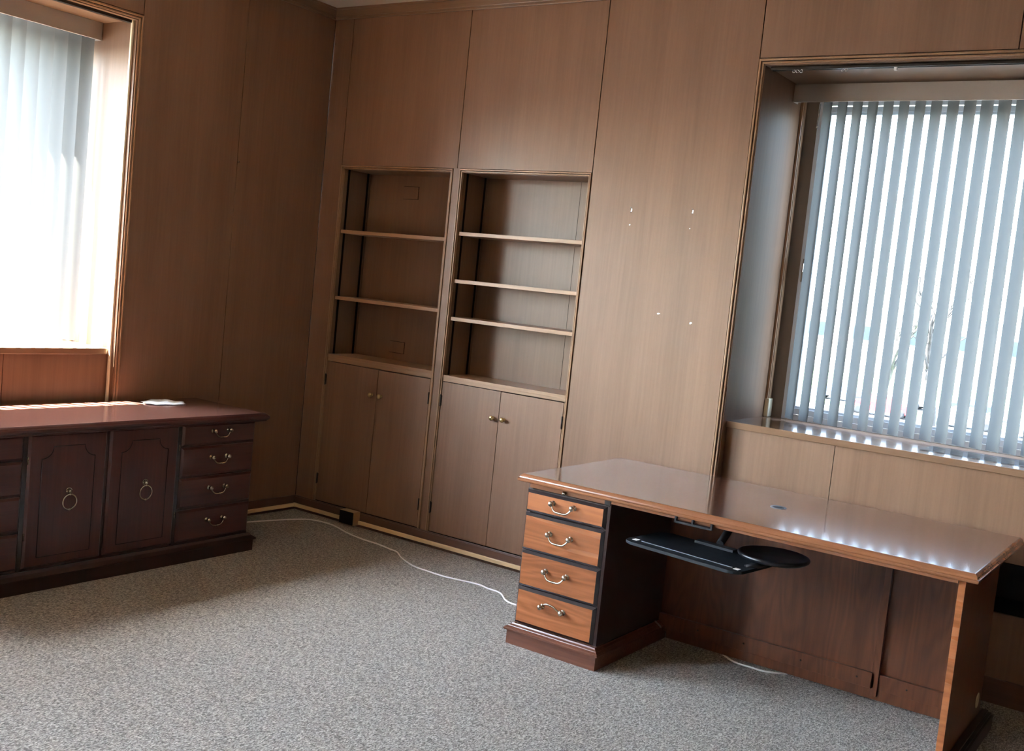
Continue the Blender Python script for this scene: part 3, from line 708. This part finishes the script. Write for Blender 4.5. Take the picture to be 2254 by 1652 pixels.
def cred_door(y0, y1, hinge_side):
    w = MB(); w.mat(1); w.frustum((y0, y1, .108, .704, .583), (y0, y1, .108, .704, .590), 'x')
    side, cap = w.frustum((y0, y1, .108, .704, .590), (y0+.009, y1-.009, .117, .695, .600), 'x'); cap.material_index = 0
    d = w.build('door', [M['cred'], M['cred']], cred)
    # routed line: rectangle with scooped top corners
    a, b, zt_, zb = y0+.062, y1-.062, .646, .153; r = .053; X = .6005
    pts = [(X, a, zb), (X, b, zb), (X, b, zt_-r)]
    for i in range(0, 9):   # concave scoop centred on the outer corner
        q = -PI/2 - i/8*PI/2; pts.append((X, b + .0 + r*math.cos(q), zt_ + r*math.sin(q)))
    for i in range(0, 9):
        q = -i/8*PI/2; pts.append((X, a + r*math.cos(q), zt_ + r*math.sin(q)))
    pts.append((X, a, zt_-r)); pts.append((X, a, zb))
    w = MB(); w.tube(pts, .0021, 5); w.build('inlay_line', M['edge_black'], d)
    yc, zc = (y0+y1)/2+.006, .438
    w = MB()
    w.lathe((.600, yc, zc), (1, 0, 0), [(.012, 0), (.011, .002), (.005, .004), (.005, .010), (.009, .013), (.009, .018), (.004, .022), (.0005, .023)], 14)
    w.tube([(.606, yc-.014*math.cos(i*PI/8)*1.0, zc+.004+.012*math.sin(i*PI/8)) for i in range(9)], .0022, 6)
    R0 = .034
    w.tube([(.612+.004, yc+R0*math.sin(i*PI/16), zc-.046+R0*math.cos(i*PI/16)) for i in range(33)], .0036, 10)
    w.ball((.616, yc, zc-.046+R0), .0065, 10); w.lathe((.616, yc-.007, zc-.046-R0), (0, 1, 0), [(.003, 0), (.0055, .002), (.0062, .007), (.0055, .012), (.003, .014)], 10)
    for s in (-1, 1): w.lathe((.616, yc+s*.011-.001, zc-.046-R0+.0015), (0, 1, 0), [(.0048, 0), (.0048, .002)], 10)
    w.build('ring_pull', M['pewter'], d)
    hy = y1+.003 if hinge_side > 0 else y0-.003
    for hz in (.592, .253): w = MB(); w.tube([(.600, hy, hz-.016), (.600, hy, hz+.016)], .003, 8); w.build('hinge', M['pewter'], d)
cred_door(-1.806, -1.421, 1); cred_door(2*CYM+1.421, 2*CYM+1.806, -1)
for ya, yb in ((-1.420, -1.399), (2*CYM+1.399, 2*CYM+1.420)): w = MB(); w.box(.583, .588, ya, yb, .10, .70); w.build('divider', M['edge_black'], cred)

# crumpled pale sheet on the credenza
w = MB(); N_ = 30; rings_ = 9; cx_, cy_ = .165, -1.195
ctr = w.bm.verts.new((cx_, cy_, .7485)); loops = []
for j in range(1, rings_+1):
    lp_ = []
    for i in range(N_):
        a = 2*PI*i/N_; rr = 1 + .10*math.sin(3*a+.6)+.07*math.sin(5*a+2)+.05*math.sin(9*a)+.03*math.sin(14*a)
        u, v = .098*rr*math.cos(a)*j/rings_, .118*rr*math.sin(a)*j/rings_
        z = .7462 + .0045*(math.sin(u*70+v*40)+math.sin(v*95-u*30)+1.6)*(1-.75*(j/rings_)**2)
        lp_.append(w.bm.verts.new((cx_+u*math.cos(.5)-v*math.sin(.5)*.6, cy_+u*math.sin(.5)+v*math.cos(.5), z)))
    loops.append(lp_)
for i in range(N_):
    w.bm.faces.new((ctr, loops[0][i], loops[0][(i+1)%N_]))
    for a, b in zip(loops, loops[1:]): w.bm.faces.new((a[i], b[i], b[(i+1)%N_], a[(i+1)%N_]))
for f_ in w.bm.faces: f_.smooth = True
o = w.build('tissue_sheet', M['paper']); recentre(o, (cx_, cy_, .745)); tag(o, 'crumpled pale white sheet lying on the credenza top', 'sheet')
so = o.modifiers.new('thick', 'SOLIDIFY'); so.thickness = .0008; so.offset = 1

# thin clear panel lying on the right sill
w = MB(); w.box(3.70, 4.75, .16, .40, 1.0065, 1.0105, .001)
tag(recentre(w.build('plastic_sheet', M['clear']), (4.2, .28, 1.0065)), 'thin clear plastic panel lying on the right window sill', 'sheet')

# ------------------------------------------------------------------ outside
GZ = -5.0
w = MB(); w.box(-400, 400, W+.5, 600, GZ-.3, GZ); w.box(-400, -W-.5, -400, W+.5, GZ-.3, GZ); struct(w.build('ground', M['asphalt']))
w = MB(); w.box(-60, 40, 88, 120, GZ, GZ+.1, 0); w.box(-26, -6, 56, 60, GZ, GZ+.12, 0); w.box(-60, 30, 74.5, 77, GZ, GZ+.12, 0)
struct(w.build('lawn', M['grass']))
def car(x, y, rz, col, label):
    t = thing('parked_car', label, 'car', (x, y, GZ), 'parked cars outside the right window'); t.rotation_euler.z = rz
    paint = plain('car_paint', col, .25)
    prof = [(-2.2, .30), (-2.25, .62), (-2.15, .86), (-1.35, .95), (-.75, 1.36), (.65, 1.40), (1.45, .98), (2.15, .84), (2.25, .60), (2.2, .30)]
    w = MB(); n = len(prof)
    def sect(yy, k): return [w.bm.verts.new((px, yy*(1 if pz < 1.0 else .82), pz)) for px, pz in prof]
    a, b = sect(-.86, 0), sect(.86, 0)
    for i in range(n): w.bm.faces.new((a[i], a[(i+1)%n], b[(i+1)%n], b[i]))
    w.bm.faces.new(a[::-1]); w.bm.faces.new(b); w.build('body', paint, t, xf=0)
    w = MB(); 
    for s in (-1, 1):
        v = [w.bm.verts.new(p) for p in ((-1.15, s*.80, .98), (-.68, s*.735, 1.31), (.58, s*.735, 1.34), (1.22, s*.80, 1.0))]; w.bm.faces.new(v)
    for q in (((-1.38, -.7, .97), (-.78, -.6, 1.34), (-.78, .6, 1.34), (-1.38, .7, .97)), ((1.44, -.7, 1.0), (.68, -.6, 1.38), (.68, .6, 1.38), (1.44, .7, 1.0))):
        w.bm.faces.new([w.bm.verts.new((p[0]*1.012, p[1], p[2]+.012)) for p in q])
    w.build('windows', M['car_glass'], t, xf=0)
    for sx in (-1.4, 1.4):
        for sy in (-1, 1):
            w = MB(); w.lathe((sx, sy*.72, .32), (0, sy, 0), [(.2, 0), (.32, .01), (.32, .19), (.2, .2)], 16); w.build('wheel', M['tyre'], t, xf=0)
car(-21.0, 80.0, .1, (.10, .13, .20), 'dark blue car parked at the left of the lot beyond the right window')
car(-15.5, 71.5, .05, (.45, .03, .03), 'red car parked in the lot beyond the right window')
car(-10.0, 71.5, .1, (.5, .52, .55), 'silver car parked in the lot beyond the right window')
car(-17.0, 82.0, .0, (.30, .31, .33), 'grey car parked in the far row beyond the right window')
car(-11.5, 82.0, .0, (.03, .05, .10), 'navy car parked in the far row beyond the right window')
car(-4.5, 71.0, .1, (.05, .06, .07), 'black car at the right of the lot beyond the right window')
def tree(x, y, h, seed, label):
    rnd = random.Random(seed); t = thing('bare_tree', label, 'tree', (x, y, GZ), 'trees beyond the parking lot'); w = MB(); wt = MB()
    def br(p, d, L_, r, k, W_):
        pts = [p]; q = p.copy(); dd = d.copy()
        for i in range(4):
            dd = (dd + Vector((rnd.uniform(-.18, .18), rnd.uniform(-.18, .18), rnd.uniform(-.02, .10)))).normalized(); q = q + dd*L_/4; pts.append(q.copy())
        W_.tube(pts, [r, r*.9, r*.8, r*.7, r*.6], 6)
        if k > 0:
            for i in range(3 if k > 1 else 4):
                s = pts[rnd.choice((2, 3, 4))]; nd = (dd + Vector((rnd.uniform(-.9, .9), rnd.uniform(-.9, .9), rnd.uniform(-.1, .7)))).normalized()
                br(s, nd, L_*.68, r*.5, k-1, w)
    br(Vector((0, 0, -.1)), Vector((0, 0, 1)), h*.36, h*.028, 5, wt)
    wt.build('trunk', M['bark'], t, xf=0); w.build('branches', M['bark'], t, xf=0)
tree(-8.6, 56, 12, 3, 'tall bare tree nearest the building, beyond the right window')
tree(-20.5, 90, 13, 5, 'bare tree at the left beyond the parking lot')
tree(-9.0, 96, 14, 9, 'bare tree at the right far beyond the parking lot')
t = thing('low_building', 'pale low building with dark windows far beyond the parking lot', 'building', (-20, 150, GZ))
w = MB(); w.box(-60, 25, 150, 165, GZ, GZ+7.5); w.build('walls', M['brick'], t)
w = MB(); w.box(-60.4, 25.4, 149.6, 165.4, GZ+7.5, GZ+8.2); w.build('roof', M['alu'], t)
for i in range(12):
    w = MB(); w.box(-55+i*6.6, -52.6+i*6.6, 149.9, 150.0, GZ+3.6, GZ+5.6); w.build('window', M['car_glass'], t)
